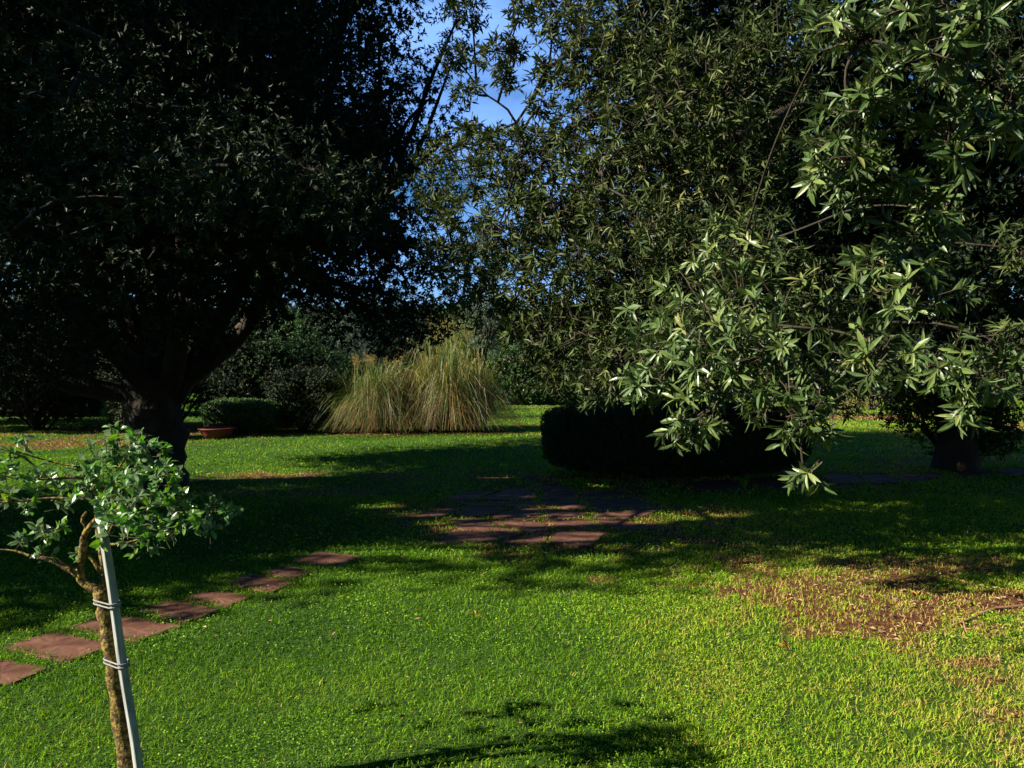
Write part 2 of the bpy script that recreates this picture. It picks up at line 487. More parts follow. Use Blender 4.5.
pst([(-40, 674), (0, 667), (37, 674), (5, 687), (-30, 692)], 'reddish stepping stone cut off by the left edge of the photo')
pst([(6, 652), (50, 638), (104, 649), (60, 664)], 'large reddish stepping stone left of the staked sapling trunk')
pst([(72, 631), (112, 621), (168, 630), (128, 643)], 'reddish stepping stone directly behind the sapling trunk and stake')
pst([(138, 613), (172, 605), (210, 613), (180, 625)], 'reddish stepping stone first to the right of the sapling stake')
pst([(184, 601), (210, 594), (243, 600), (222, 608)], 'reddish stepping stone second to the right of the sapling stake')
pst([(230, 586), (252, 578), (288, 585), (268, 594)], 'reddish stepping stone third to the right of the sapling stake, half in sun')
pst([(264, 575), (285, 569), (309, 574), (292, 580)], 'small reddish stepping stone fourth to the right of the sapling stake')
pst([(292, 563), (318, 554), (354, 557), (338, 568)], 'reddish stepping stone last in the chain before the grass gap to the patio')
G2 = 'purplish stepping stones on the shaded right lawn'
pst([(828, 476), (852, 474.5), (868, 482), (838, 484)], 'shaded stepping stone on the right lawn, just right of the hanging leaf sprig', G2)
pst([(862, 475), (884, 474), (903, 482), (876, 484)], 'shaded stepping stone on the right lawn, second from the hanging leaf sprig', G2)
pst([(897, 475), (912, 474), (934, 480), (912, 483)], 'shaded stepping stone on the right lawn, third from the hanging leaf sprig', G2)
pst([(921, 474), (936, 472.5), (948, 477), (930, 479)], 'small shaded stepping stone in front of the loose dark shrub', G2)
pst([(958, 472), (984, 469.5), (998, 474), (966, 478)], 'wide shaded stepping stone in front of the loose dark shrub', G2)
pst([(1000, 470), (1030, 469), (1040, 474), (1012, 476)], 'shaded stepping stone running out at the right edge of the photo', G2)
pst([(690, 484), (730, 482), (742, 490), (700, 492)], 'shaded stepping stone lying in front of the clipped dark hedge', G2)
pst([(750, 481), (790, 479), (804, 487), (764, 489)], 'shaded stepping stone between the clipped dark hedge and the hanging sprig', G2)

# patio of irregular slabs
pc = np.array([.45, 8.0])
patio_lab = 'irregular brown slab of the shaded paved patch in the lawn'
cells = []
for iy in range(6):
    for ix in range(7):
        cells.append((ix, iy))
P_ = {}
for iy in range(7):
    for ix in range(8):
        P_[ix, iy] = np.array([-1.75 + ix * .50 + (iy % 2) * .2 + rng.normal(0, .10), 6.6 + iy * .55 + rng.normal(0, .10)])
for ix, iy in cells:
    q = [P_[ix, iy], P_[ix + 1, iy], P_[ix + 1, iy + 1], P_[ix, iy + 1]]
    c = sum(q) / 4
    u = (c[0] - .4) / (1.25 if c[0] < .4 else 1.15); w = (c[1] - 8.05) / 1.55
    if u * u + w * w > 1.0: continue
    q = [c + (p - c) * (.9 + rng.uniform(-.06, .02)) for p in q]
    stone(q, patio_lab, 'slabs of the shaded paved patch')


def in_pave(x, y, grow=.012):
    m = np.zeros(len(x), bool)
    for p in PAVE:
        ins = np.ones(len(x), bool)
        k = len(p)
        for i in range(k):
            a, b = p[i], p[(i + 1) % k]; e = b - a; e = e / np.linalg.norm(e)
            ins &= ((x - a[0]) * (-e[1]) + (y - a[1]) * e[0]) > -grow
        m |= ins
    return m


# ------------------------------------------------------------------ grass (uncountable)
def grass():
    mb = MB(); cl = MB(); lit = MB()
    bands = [(2.5, 4.2, 9000, .032, .0042), (4.2, 6.2, 6500, .034, .0055), (6.2, 9.0, 3000, .038, .0085), (9.0, 13.0, 1300, .042, .013), (13, 20, 600, .045, .02), (20, 32, 190, .05, .032)]
    for y0, y1, dens, h, w in bands:
        hw = .74
        area = hw * (y1 * y1 - y0 * y0)
        n = int(area * dens)
        y = np.sqrt(rng.random(n) * (y1 * y1 - y0 * y0) + y0 * y0)
        x = (rng.random(n) * 2 - 1) * y * hw
        s = soil(x, y)
        keep = (rng.random(n) > s * .85) & ~in_pave(x, y, -.035)
        clear = fbm(x, y, 5, 3)
        keep &= rng.random(n) < np.clip(.35 + 1.3 * clear, 0, 1)
        x, y, s = x[keep], y[keep], s[keep]; n = len(x)
        z = gz(x, y)
        az = rng.random(n) * 6.28; lean = rng.uniform(.15, 1.1, n)
        D = np.stack([np.cos(az) * np.sin(lean), np.sin(az) * np.sin(lean), np.cos(lean)], 1)
        H = h * rng.uniform(.6, 1.4, n) * (.75 + .6 * fbm(x, y, 1.3, 2))
        dry = np.clip(s * 1.6, 0, 1) + .95 * np.clip((x + .2) / 2.2, 0, 1) * fbm(x, y, 1.1, 2) + .35 * np.clip(fbm(x + 5, y + 3, .9, 3) - .45, 0, 1)
        var = np.clip(.10 + .045 * np.clip(x, -2.5, 2.5) + .42 * rng.random(n) + .75 * (fbm(x, y, .9, 4) - .47) + dry * .5 * rng.random(n) + (rng.random(n) < .05) * .4, 0, 1)
        P = np.stack([x, y, z - .004], 1)
        tg = rng.random(n) * 6.28
        S = np.stack([np.cos(tg), np.sin(tg), np.zeros(n)], 1) * (w * rng.uniform(.6, 1.2, n) / 2)[:, None]
        mid = P + D * (H * .55)[:, None]
        tip = P + D * H[:, None] + np.stack([D[:, 0], D[:, 1], -.6 * np.ones(n)], 1) * (H * .28)[:, None]
        if y1 < 10:
            V = np.stack([P + S, P - S, mid + S * .8, mid - S * .8, tip], 1)
            o = (np.arange(n) * 5)[:, None]
            mb.raw(V, [o + np.array([[0, 1, 3, 2]]), o + np.array([[2, 3, 4]])], np.repeat(var, 5))
        else:
            V = np.stack([P + S, P - S, tip], 1)
            o = (np.arange(n) * 3)[:, None]
            mb.raw(V, [o + np.array([[0, 1, 2]])], np.repeat(var, 3))
        if y1 < 14:   # clover and small weeds, as small near-horizontal leaves
            n = int(area * dens * (.55 if y1 < 7 else .4))
            y = np.sqrt(rng.random(n) * (y1 * y1 - y0 * y0) + y0 * y0)
            x = (rng.random(n) * 2 - 1) * y * hw
            s = soil(x, y)
            keep = (rng.random(n) > s * 1.2) & ~in_pave(x, y, -.03) & (rng.random(n) < np.clip((fbm(x + 9, y, 1.6, 4) - .40) * 5, .18, 1))
            x, y = x[keep], y[keep]; n = len(x)
            az = rng.random(n) * 6.28
            el = rng.uniform(-.2, .7, n)
            D = np.stack([np.cos(az) * np.cos(el), np.sin(az) * np.cos(el), np.sin(el)], 1)
            P = np.stack([x, y, gz(x, y) + rng.uniform(.008, .034, n)], 1)
            L = np.clip(w * 2.3, .0095, .030) * rng.uniform(.6, 1.4, n)
            N = np.stack([rng.normal(0, .7, n), rng.normal(0, .7, n), np.ones(n)], 1)
            leaves(cl, P, D, N, L, L * .7, var=np.clip(rng.normal(.40, .22, n) + .05 * np.clip(x, -2, 2), 0, 1))
    n = 900   # odd dry leaves and straw all over the lawn
    y = np.sqrt(rng.random(n) * (20 ** 2 - 2.6 ** 2) + 2.6 ** 2) * rng.uniform(.3, 1, n) + 1.2; x = (rng.random(n) * 2 - 1) * y * .74
    az = rng.random(n) * 6.28
    L = rng.uniform(.015, .05, n)
    leaves(lit, np.stack([x, y, gz(x, y) + .028 + rng.random(n) * .012], 1), np.stack([np.cos(az), np.sin(az), rng.normal(.1, .3, n)], 1), np.stack([rng.normal(0, .5, n), rng.normal(0, .5, n), np.ones(n)], 1), L, L * rng.uniform(.12, .45, n))
    # litter on bare soil
    for cx, cy, rx, ry, k in SOIL:
        n = int(900 * rx * ry * (1 if cy < 12 else .35))
        x = cx + rng.uniform(-1.2, 1.2, n) * rx; y = cy + rng.uniform(-1.2, 1.2, n) * ry
        keep = (rng.random(n) < soil(x, y)) & ~in_pave(x, y, -.05)
        x, y = x[keep], y[keep]; n = len(x)
        az = rng.random(n) * 6.28
        D = np.stack([np.cos(az), np.sin(az), rng.normal(.1, .2, n)], 1)
        N = np.stack([rng.normal(0, .5, n), rng.normal(0, .5, n), np.ones(n)], 1)
        L = rng.uniform(.015, .045, n) * (1 if cy < 12 else 2)
        leaves(lit, np.stack([x, y, gz(x, y) + .008 + rng.random(n) * .01], 1), D, N, L, L * .4)
    tag(mb.build('grass', M['grass']), 'short green lawn grass, yellower towards the bare earth', kind='stuff')
    tag(cl.build('clover', M['clover']), 'small clover and weed leaves scattered through the lawn', kind='stuff')
    tag(lit.build('leaf_litter', M['litter']), 'dry leaf litter, thick on the bare earth and thinly scattered on the lawn', kind='stuff')


grass()


# ------------------------------------------------------------------ holm oaks
def trunk_mesh(mb, base, top, r0, r1, flare=1.5, n=14, sides=20, wob=.06):
    base = np.array(base, float); top = np.array(top, float)
    pts = [base + (top - base) * t + np.array([rng.normal(0, wob), rng.normal(0, wob), 0]) * (t > .05) * .6 for t in np.linspace(0, 1, n)]
    rad = [r0 + (r1 - r0) * t + r0 * (flare - 1) * math.exp(-t * 7) for t in np.linspace(0, 1, n)]
    V = []
    for i, (p, r) in enumerate(zip(pts, rad)):
        for j in range(sides):
            a = 2 * pi * j / sides
            rr = r * (1 + .09 * sin(3 * a + i * .25) + .06 * sin(7 * a + 1) + .05 * (rng.random() - .5) + (.10 * max(0, sin(5 * a)) if i < 3 else 0))
            V.append(p + np.array([cos(a) * rr, sin(a) * rr, 0]))
    Q = [[i * sides + j, i * sides + (j + 1) % sides, (i + 1) * sides + (j + 1) % sides, (i + 1) * sides + j] for i in range(n - 1) for j in range(sides)]
    mb.raw(np.array(V), [np.array(Q)], .5)
    return pts


def crown_fill(mb, cen, rad, n, zmin, r=(.8, 1.2), sp=200, nl=8, L=.06, ratio=.36, keep=None, shell=.62, tw=None):
    cs = []
    tries = 0
    while len(cs) < n and tries < 20000:
        tries += 1
        d = ball(1)[0]; rr = rng.uniform(shell, 1.0)
        c = cen + d * rad * rr
        if c[2] < zmin: continue
        if keep is not None and not keep(c): continue
        if any(np.linalg.norm(c - q) < .62 * r[0] for q, _ in cs): continue
        cs.append((c, rng.uniform(*r)))
    for c, q in cs:
        clump(mb, c, q, int(sp * q * q), nl, L, ratio, tw=tw, lo=.35, vb=rng.uniform(.25, .75))
    return cs


# left oak ---------------------------------------------------------
LT = np.array([*gnd(150, 486), 0.0]); LT[0] = -4.55
lo = thing('oak_tree', LT, 'big dark oak with thick forked trunk standing in shade on the left lawn', 'tree')
tr = MB()
fk = LT + np.array([.02, 0, 1.35])
trunk_mesh(tr, LT + [0, 0, -.1], fk, .30, .32, 1.35)
tr.build('trunk', M['bark'], lo, smooth=True)
br = MB(); lc = MB(); ltw = MB()
for px, py, d, r in [(30, 250, 11.2, .9), (90, 235, 11.5, .9), (150, 250, 11.2, .9), (210, 245, 11.4, .9), (270, 240, 11.2, .8), (330, 235, 11.4, .8), (60, 300, 11.4, .6), (180, 290, 11.6, .55), (390, 240, 11.6, .6), (260, 170, 11.5, 1.0), (120, 170, 11.5, 1.0), (20, 170, 11.5, 1.0), (360, 150, 11.6, .8)]:
    clump(lc, at(px, py, d), r, int(330 * r * r), 7, .095, .55, lo=.1)
lcen = np.array([-5.15, 9.75, 6.8]); lrad = np.array([4.3, 4.5, 6.0])
limbs = []
for tgt, r in (((-1.9, 9.6, 3.3), .13), ((-7.6, 8.9, 3.3), .14), ((-4.3, 9.9, 4.8), .20), ((-6.2, 11.2, 4.6), .15), ((-3.1, 7.4, 4.2), .14), ((-5.6, 7.2, 4.0), .15), ((-3.2, 12.0, 4.4), .14)):
    p = bough(br, fk + [rng.normal(0, .08), rng.normal(0, .08), -.25], tgt, r, r * .45, sag=.02, n=14, sides=10, rough=.08)
    limbs.append(p)
def left_ok(c):
    px = 512 + F * c[0] / c[1]; py = HZ - F * (c[2] - EYE) / c[1]; rp = F * .95 / c[1]
    return px + rp * .8 < 440 or py + rp < -60


lcs = crown_fill(lc, lcen, lrad, 210, 2.7, (.8, 1.15), 400, 8, .070, .44, keep=left_ok)
inner = crown_fill(lc, lcen + [0, .8, -1.2], lrad * .62, 36, 2.3, (1.0, 1.3), 260, 7, .10, .55, shell=.1)
low = []
for c, r in [((-1.3, 5.5, 2.75), .42), ((-1.9, 5.2, 2.9), .45), ((-2.5, 5.3, 2.7), .5), ((-1.7, 5.9, 3.0), .55), ((-2.4, 6.1, 3.1), .6), ((-1.2, 6.3, 2.9), .45), ((-3.2, 5.6, 3.4), .6), ((-3.4, 5.3, 2.5), .45)]:
    c = np.array(c); clump(lc, c, r, int(400 * r * r) + 20, 8, .064, .38, lo=.3, vb=rng.uniform(.15, .6), up=.1); low.append((c, r))
for px, py, d, r in [(345, 315, 9.3, .55), (385, 322, 9.6, .6), (425, 318, 9.9, .5), (410, 285, 9.3, .7), (425, 255, 9.8, .5), (360, 270, 9.0, .8), (300, 262, 8.6, .7), (240, 290, 8.2, .45), (190, 310, 7.8, .4),
                     (40, 330, 8.4, .6), (90, 345, 8.0, .45), (0, 300, 8.0, .7), (20, 360, 9.4, .6), (70, 300, 7.4, .6), (130, 315, 7.6, .55), (-30, 350, 9.0, .8), (150, 260, 7.2, .7), (60, 240, 7.0, .7), (260, 230, 7.4, .8), (330, 200, 8.0, .9), (390, 190, 8.6, .8),
                     (415, 150, 9.2, .45), (395, 80, 9.0, .55), (380, 20, 9.0, .6), (350, 90, 8.2, .9), (250, 60, 7.5, .9), (150, 90, 7, .8), (100, 150, 6.8, .7), (40, 40, 7, .8), (60, 120, 7, .6), (200, 160, 7, .8), (280, 140, 7.4, .8)]:
    c = at(px, py, d)
    clump(lc, c, r, int(520 * r * r) + 40, 8, .064, .38, lo=.3, vb=rng.uniform(.15, .6), up=.1)
    low.append((c, r))
for px, py, d, r in [(455, 60, 9.4, .42), (462, 15, 9.2, .4), (450, 130, 9.6, .38), (440, 200, 9.8, .4), (432, 100, 9.2, .45), (225, 330, 8.5, .38), (60, 370, 8.6, .4), (20, 385, 9.0, .45), (190, 335, 8.2, .3), (270, 325, 8.8, .32), (215, 318, 8.4, .38), (262, 305, 8.6, .4), (175, 300, 8.0, .5), (300, 292, 9.0, .4)]:
    c = at(px, py, d); clump(lc, c, r, int(260 * r * r) + 20, 8, .064, .36, lo=.2, vb=.35, up=.1); low.append((c, r))
for c, q in lcs + low:
    a = min((p[i] for p in limbs for i in range(4, len(p))), key=lambda a: np.linalg.norm(a - c) + (a[2] > c[2] + .8) * 2)
    bough(br, a, c, .05 if np.linalg.norm(a - c) > 1 else .03, .012, sag=.05, n=8, sides=5)
br.build('branches', M['bark'], lo, smooth=True)
lc.build('crown', M['oak_shade'], lo)

# right oak --------------------------------------------------------
RT = np.array([6.5, 11.2, 0.0])
ro = thing('oak_tree', RT, 'large sunlit oak on the right with long glossy leaves hanging towards the camera', 'tree')
tr = MB(); fk = RT + np.array([0.02, 0, 3.0])
trunk_mesh(tr, RT + [0, 0, -.1], fk, .22, .18, 1.4, sides=16, wob=.03)
tr.build('trunk', M['bark'], ro, smooth=True)
br = MB(); rc = MB(); rm = MB(); rn = MB(); rtw = MB()
rlimbs = []
for tgt, r in (((1.6, 5.6, 3.2), .10), ((3.6, 4.4, 3.6), .10), ((6.2, 5.4, 3.6), .09), ((1.2, 7.6, 4.2), .10), ((4.6, 8.4, 6.0), .12), ((7.4, 8.0, 4.0), .09), ((3.0, 10.4, 4.2), .08), ((2.6, 6.2, 5.2), .09)):
    rlimbs.append(bough(br, RT + [0, 0, rng.uniform(1.9, 2.9)], tgt, r, r * .4, sag=.05, n=13, sides=8))


def gap_ok(c):
    px = 512 + F * c[0] / c[1]; py = HZ - F * (c[2] - EYE) / c[1]
    rp = F * .9 / c[1]
    if px > 760 and c[1] < 7.6 and py + rp > -40 and py < 380: return False
    return px - rp * .75 > 540 or py + rp < -40


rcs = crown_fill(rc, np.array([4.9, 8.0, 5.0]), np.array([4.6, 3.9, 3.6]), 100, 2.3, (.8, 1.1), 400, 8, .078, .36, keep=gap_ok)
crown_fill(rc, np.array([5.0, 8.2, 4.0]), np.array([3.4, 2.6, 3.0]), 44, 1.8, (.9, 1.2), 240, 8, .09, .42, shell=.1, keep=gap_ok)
crown_fill(rc, np.array([1.6, 7.2, 7.0]), np.array([2.8, 2.6, 1.7]), 22, 4.5, (.8, 1.1), 330, 8, .085, .40, shell=.2, keep=gap_ok)  # clumps above the view, added to shade the rear crown
for px, py, d, r in [(585, 310, 6.9, .6), (600, 210, 7.0, .7), (640, 270, 7.2, .8), (640, 350, 7.4, .7), (560, 250, 6.8, .4), (560, 340, 7.2, .45), (700, 330, 7.0, .8), (620, 120, 7.0, .7), (690, 200, 7.0, .8), (760, 300, 7.5, .8), (750, 200, 7.4, .8), (850, 200, 8.6, .9), (860, 90, 8.4, .9), (900, 300, 8.8, .8), (980, 330, 9, .7), (1010, 200, 8.8, .9), (960, 60, 8.2, .9), (1040, 120, 8.6, 1.0), (840, 300, 8.8, .9), (800, 100, 8, .9), (900, 0, 8, 1.), (1020, 0, 8, 1.), (920, 180, 9.6, 1.), (850, 370, 9, .5)]:
    c = at(px, py, d); clump(rc, c, r, int(480 * r * r), 8, .078, .38, lo=.2); rcs.append((c, r))
for c, r in [((1.0, 6.3, 2.1), .55), ((1.6, 6.8, 2.4), .6), ((2.2, 7.0, 1.9), .55), ((2.5, 7.2, 2.8), .6), ((.7, 6.5, 2.7), .45), ((2.9, 6.4, 2.2), .5), ((3.4, 6.0, 2.4), .5)]:
    c = np.array(c); clump(rc, c, r, int(520 * r * r), 8, .078, .38, lo=.2); rcs.append((c, r))
mid = [  # px, py, d, r, hang   (spray of leaves a few metres away)
    (470, 175, 6.3, .30, 0), (520, 165, 6.0, .34, 0), (450, 215, 6.4, .26, 0), (500, 225, 6.0, .40, 0), (560, 215, 5.8, .36, 0), (475, 265, 6.2, .30, 0), (530, 275, 5.9, .38, 0), (585, 265, 5.6, .40, 0),
    (545, 330, 6.0, .36, .3), (590, 330, 5.6, .36, .3), (515, 320, 6.6, .30, .2), (560, 375, 6.0, .28, .5), (600, 385, 5.4, .22, .6), (625, 300, 5.0, .36, .2), (640, 230, 5.2, .45, 0), (600, 170, 5.8, .42, 0),
    (640, 130, 5.6, .5, 0), (700, 190, 5.0, .5, 0), (590, 60, 6.0, .5, 0), (565, 15, 6.2, .36, 0), (520, 15, 6.4, .16, .4), (500, 55, 6.3, .22, .5), (640, 40, 5.6, .5, 0), (700, 90, 5.2, .5, 0), (680, 270, 4.6, .4, .1), (740, 240, 4.6, .45, 0),
    (620, 360, 4.8, .28, .4), (745, 160, 4.8, .5, 0), (760, 60, 4.8, .5, 0), (800, 290, 4.4, .34, .2), (860, 340, 4.6, .28, .2), (840, 380, 4.8, .3, .4), (1005, 345, 4.4, .25, .3), (1020, 250, 4.4, .2, 0), (780, 390, 4.6, .28, .5), (1015, 60, 4.4, .3, 0), (470, 130, 6.4, .12, .2), (455, 60, 6.8, .2, .2), (470, 15, 6.8, .22, .2), (540, 110, 6.2, .14, .2), (505, 85, 6.3, .13, 0), (492, 140, 6.2, .16, 0), (552, 140, 6.2, .2, 0), (545, 75, 6.3, .16, 0), (520, 135, 6.2, .12, 0), (470, 95, 6.6, .14, 0), (530, 200, 6.0, .2, 0), (440, 255, 6.6, .28, 0), (462, 300, 6.8, .30, .2), (495, 295, 6.6, .34, .1), (435, 195, 6.6, .24, 0), (440, 155, 6.6, .22, 0), (500, 180, 6.6, .34, 0), (480, 240, 6.9, .36, 0), (520, 250, 6.9, .34, 0), (530, 160, 6.9, .3, 0), (545, 215, 6.9, .34, 0), (470, 150, 6.8, .2, 0), (565, 150, 6.6, .26, 0), (515, 55, 6.4, .12, .2), (585, 120, 6.0, .25, 0)]
near = [  # the closest sprays
    (690, 350, 3.5, .22, .1), (735, 340, 3.3, .24, .1), (660, 380, 3.6, .18, .4), (690, 415, 3.3, .14, .7), (720, 380, 3.3, .2, .5), (770, 345, 3.2, .2, .2), (815, 370, 3.1, .16, .5), (740, 300, 3.7, .25, 0), (650, 330, 3.8, .2, .2), (790, 310, 3.4, .2, .1),
    (812, 410, 3.0, .10, 1.0), (808, 440, 2.95, .08, 1.3), (803, 462, 2.9, .05, 1.6), (690, 440, 3.25, .07, 1.2), (880, 360, 3.0, .16, .4), (930, 370, 2.9, .16, .6), (965, 395, 2.8, .11, 1.0), (972, 412, 2.8, .06, 1.5), (910, 290, 3.0, .15, .1), (870, 250, 3.0, .14, 0), (900, 265, 3.0, .14, 0), (1005, 370, 2.9, .1, .4),
    (845, 60, 3.0, .14, 0), (830, 25, 3.2, .15, 0), (880, 90, 2.7, .15, 0), (920, 60, 2.7, .15, 0), (960, 40, 2.6, .14, 0), (1000, 60, 2.6, .12, 0), (880, 150, 2.8, .18, 0), (850, 130, 2.9, .16, 0), (930, 130, 2.8, .16, 0), (870, 195, 2.9, .18, .1), (920, 200, 2.9, .16, .1), (980, 150, 2.8, .12, .1), (900, 15, 2.7, .15, 0), (970, 5, 2.7, .14, 0), (1005, 150, 2.8, .1, .3), (960, 200, 3.2, .12, .2),
    (735, 265, 4.0, .25, 0), (700, 300, 4.0, .25, 0)]
apts = [p[i] for p in rlimbs for i in range(3, len(p))]
def attach(c):
    A_ = np.array(apts); dd = np.linalg.norm(A_ - c, axis=1)
    ok = np.linalg.norm(A_ - RT - [0, 0, 3], axis=1) < np.linalg.norm(c - RT - [0, 0, 3]) - .1
    dd = np.where(ok & (dd > .12), dd, 99)
    return A_[int(np.argmin(dd))]
def bough_pts(p):
    apts.extend(list(p[2:]))
mid.sort(key=lambda q: -q[2])
for px, py, d, r, hang in mid:
    if d > 5: d *= .9; r *= .9
    c = at(px, py, d)
    clump(rm, c, r, int(560 * r * r) + 9, 9, .078, .24, nn=.4, back=.6, hang=hang, tw=rtw, lo=.25, vb=rng.uniform(.35, .8), twl=.14)
    a = attach(c)
    bough_pts(bough(br, a, c, .012, .005, sag=.08, n=9, sides=5))
near.sort(key=lambda q: (-q[2] + (q[4] > .6) * 1.0))
for px, py, d, r, hang in near:
    c = at(px, py, d) + rng.normal(0, .035, 3)
    P = clump(rn, c, (r * 1.15, r * 1.15, r * 1.1), int(620 * r * r) + 5, 10, .082, .215, nn=.30, back=.5, spread=(.55, 1.5), detail=True, hang=hang, tw=rtw, lo=.15, vb=rng.uniform(.35, .75), twl=.10, twr=.002)
    a = attach(c)
    q = bough(br, a, c, .007, .003, sag=.12, n=10, sides=5)
    bough_pts(q)
    for t in P[::2]:
        e = c + (t - c) * .0
        bough(rtw, e + rng.normal(0, .01, 3), t, .003, .002, sag=.05, n=4, sides=4)
br.build('branches', M['bark'], ro, smooth=True)
rtw.build('twigs', M['twig'], ro)
rc.build('crown', M['oak_shade'], ro)
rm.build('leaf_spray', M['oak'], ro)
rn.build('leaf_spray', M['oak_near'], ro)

# oak left of the view, its shade falls across the lawn
OT = np.array([-11.0, 5.6, 0])
oo = thing('oak_tree', OT, 'round oak outside the left edge of the photo, shading the lawn', 'tree')
tr = MB(); trunk_mesh(tr, OT + [0, 0, -.1], OT + [0, 0, 3], .28, .2); tr.build('trunk', M['bark'], oo, smooth=True)
br = MB(); oc = MB()
oc_c = crown_fill(oc, OT + [0, 0, 6.3], np.array([3.2, 2.7, 4.6]), 62, 2.2, (.8, 1.15), 150, 7, .12, .5)
oc_c += crown_fill(oc, OT + [0, 0, 5.0], np.array([2.0, 1.6, 2.2]), 12, 2.2, (1., 1.3), 120, 7, .13, .45, shell=.1)
for c, q in (((-8.2, 4.0, 3.2), .8), ((-7.5, 4.7, 2.9), .7), ((-9.0, 3.7, 4.0), .9), ((-8.6, 4.6, 3.4), .8)):
    clump(oc, c, q, int(170 * q * q), 7, .12, .5, lo=.3); oc_c.append((np.array(c), q))
for c, q in oc_c: bough(br, OT + [0, 0, 2.8], c, .08, .02)
br.build('branches', M['bark'], oo, smooth=True); oc.build('crown', M['oak_shade'], oo)


# ------------------------------------------------------------------ sapling and stake
def spx(px, py, d=2.75): return at(px, py, d)


SB = spx(131, 808, 2.75); SB[2] = float(gz(SB[0], SB[1]))
so = thing('sapling', SB, 'young crooked oak sapling with yellow lichen on its thin trunk, tied to a stake', 'tree')
st = MB()
tp = curve_pts([SB + [0, 0, -.03], spx(122, 760), spx(114, 700), spx(108, 650), spx(102, 612), spx(97, 590)], 26)
tube(st, tp, np.linspace(.039, .027, 26) * (1 + .12 * np.sin(np.arange(26) * 1.7)), 14, .10)
st.build('trunk', M['lichen'], so, smooth=True)
sb = MB()
A = spx(97, 592)
def br_(pts, r0, r1, n=12, s=8): tube(sb, curve_pts(pts, n), np.linspace(r0, r1, n), s, .14)
br_([A, spx(86, 588), spx(76, 578), spx(80, 550), spx(82, 535), spx(95, 520)], .018, .010)
br_([spx(82, 537), spx(84, 528), spx(79, 521), spx(84, 513)], .009, .005, 6)
br_([spx(76, 578), spx(66, 571), spx(50, 562), spx(34, 558), spx(28, 558)], .013, .007)
br_([A, spx(101, 575), spx(98, 550), spx(95, 532), spx(94, 510), spx(90, 480)], .013, .006)
br_([spx(98, 575), spx(90, 562), spx(80, 554), spx(75, 552)], .008, .004, 7)
br_([spx(90, 480), spx(70, 478), spx(40, 480), spx(8, 475, 2.65)], .006, .003)
br_([spx(90, 500), spx(50, 499), spx(0, 503, 2.7), spx(-40, 500, 2.7)], .006, .003)
br_([spx(90, 470), spx(50, 462), spx(10, 450, 2.7), spx(-20, 440, 2.7)], .004, .002)
br_([spx(45, 478), spx(25, 460), spx(5, 450, 2.6)], .004, .002)
br_([spx(40, 560), spx(42, 540), spx(40, 520)], .004, .002)
br_([spx(28, 558), spx(10, 552), spx(-20, 550)], .005, .002)
br_([spx(94, 520), spx(120, 510), spx(150, 505), spx(185, 508, 2.7), spx(222, 512, 2.7)], .007, .002)
br_([spx(94, 510), spx(110, 480), spx(130, 450), spx(140, 432)], .006, .002)
br_([spx(92, 490), spx(96, 460), spx(108, 435)], .006, .002)
br_([spx(92, 505), spx(130, 490), spx(160, 470)], .005, .002)
br_([spx(106, 535), spx(115, 515), spx(122, 495)], .004, .003, 6)
br_([spx(97, 545), spx(120, 545), spx(150, 535), spx(170, 520)], .005, .002)
sb.build('branches', M['lichen'], so, smooth=True)
sl = MB(); stw = MB()
SC = [(140, 440, 2.75, .05, 9), (120, 450, 2.75, .08, 16), (95, 455, 2.8, .07, 11), (150, 462, 2.7, .08, 14), (110, 480, 2.7, .10, 26), (140, 485, 2.7, .09, 18), (165, 480, 2.75, .05, 8), (90, 490, 2.75, .08, 14), (125, 510, 2.7, .10, 22),
      (105, 525, 2.7, .07, 10), (150, 520, 2.7, .09, 17), (175, 505, 2.65, .06, 12), (165, 535, 2.75, .06, 8), (135, 545, 2.75, .07, 9), (195, 520, 2.7, .05, 8), (215, 505, 2.7, .04, 7), (225, 512, 2.65, .035, 6), (205, 530, 2.7, .03, 4),
      (75, 470, 2.8, .04, 5), (55, 482, 2.7, .05, 6), (30, 478, 2.7, .05, 6), (10, 450, 2.65, .04, 5), (5, 470, 2.6, .04, 5), (25, 510, 2.7, .04, 5), (18, 538, 2.7, .03, 4), (45, 530, 2.7, .05, 6), (40, 552, 2.7, .04, 4), (60, 500, 2.75, .04, 4), (5, 500, 2.7, .03, 3), (-20, 470, 2.7, .08, 8), (75, 555, 2.8, .03, 2), (20, 440, 2.6, .02, 2), (115, 430, 2.8, .05, 6), (160, 450, 2.8, .04, 5), (-20, 520, 2.7, .06, 6)]
for px, py, d, r, n in SC:
    d += float(rng.normal(.06, .17))
    c = at(px, py, d)
    clump(sl, c, (r * 1.1, r * 1.1, r), int(n * .88) + 1, 6, .038, .52, detail=True, up=.5, lo=.2, vb=rng.uniform(.3, .75), tw=stw, twl=.06, twr=.0013)
stw.build('twigs', M['twig'], so)
sl.build('leaves', M['sap'], so)

# stake: square grey batten leaning left at the top
ko = thing('stake', (*spx(140, 812, 2.70)[:2], 0), 'grey weathered square stake leaning beside the sapling trunk', 'stake')
kb = MB()
a = spx(140, 812, 2.70); a[2] = -.15; a[0] += .012; b = spx(97, 505, 2.70)
ax = nrm(b - a); s = nrm(np.cross(ax, [0, 1, 0])); f = np.cross(s, ax)
ang = R(-50)
s2 = s * cos(ang) + f * sin(ang); f2 = np.cross(ax, s2)
hw = .0128; ch = .003
V = []
NS = 16
for k in range(NS + 1):
    p = a + (b - a) * k / NS + s * .002 * math.sin(k * .9)
    for (u, w) in ((-1, -1 + .15), (-1 + .15, -1), (1 - .15, -1), (1, -1 + .15), (1, 1 - .15), (1 - .15, 1), (-1 + .15, 1), (-1, 1 - .15)):
        V.append(p + s2 * hw * u + f2 * hw * w + rng.normal(0, .0003, 3))
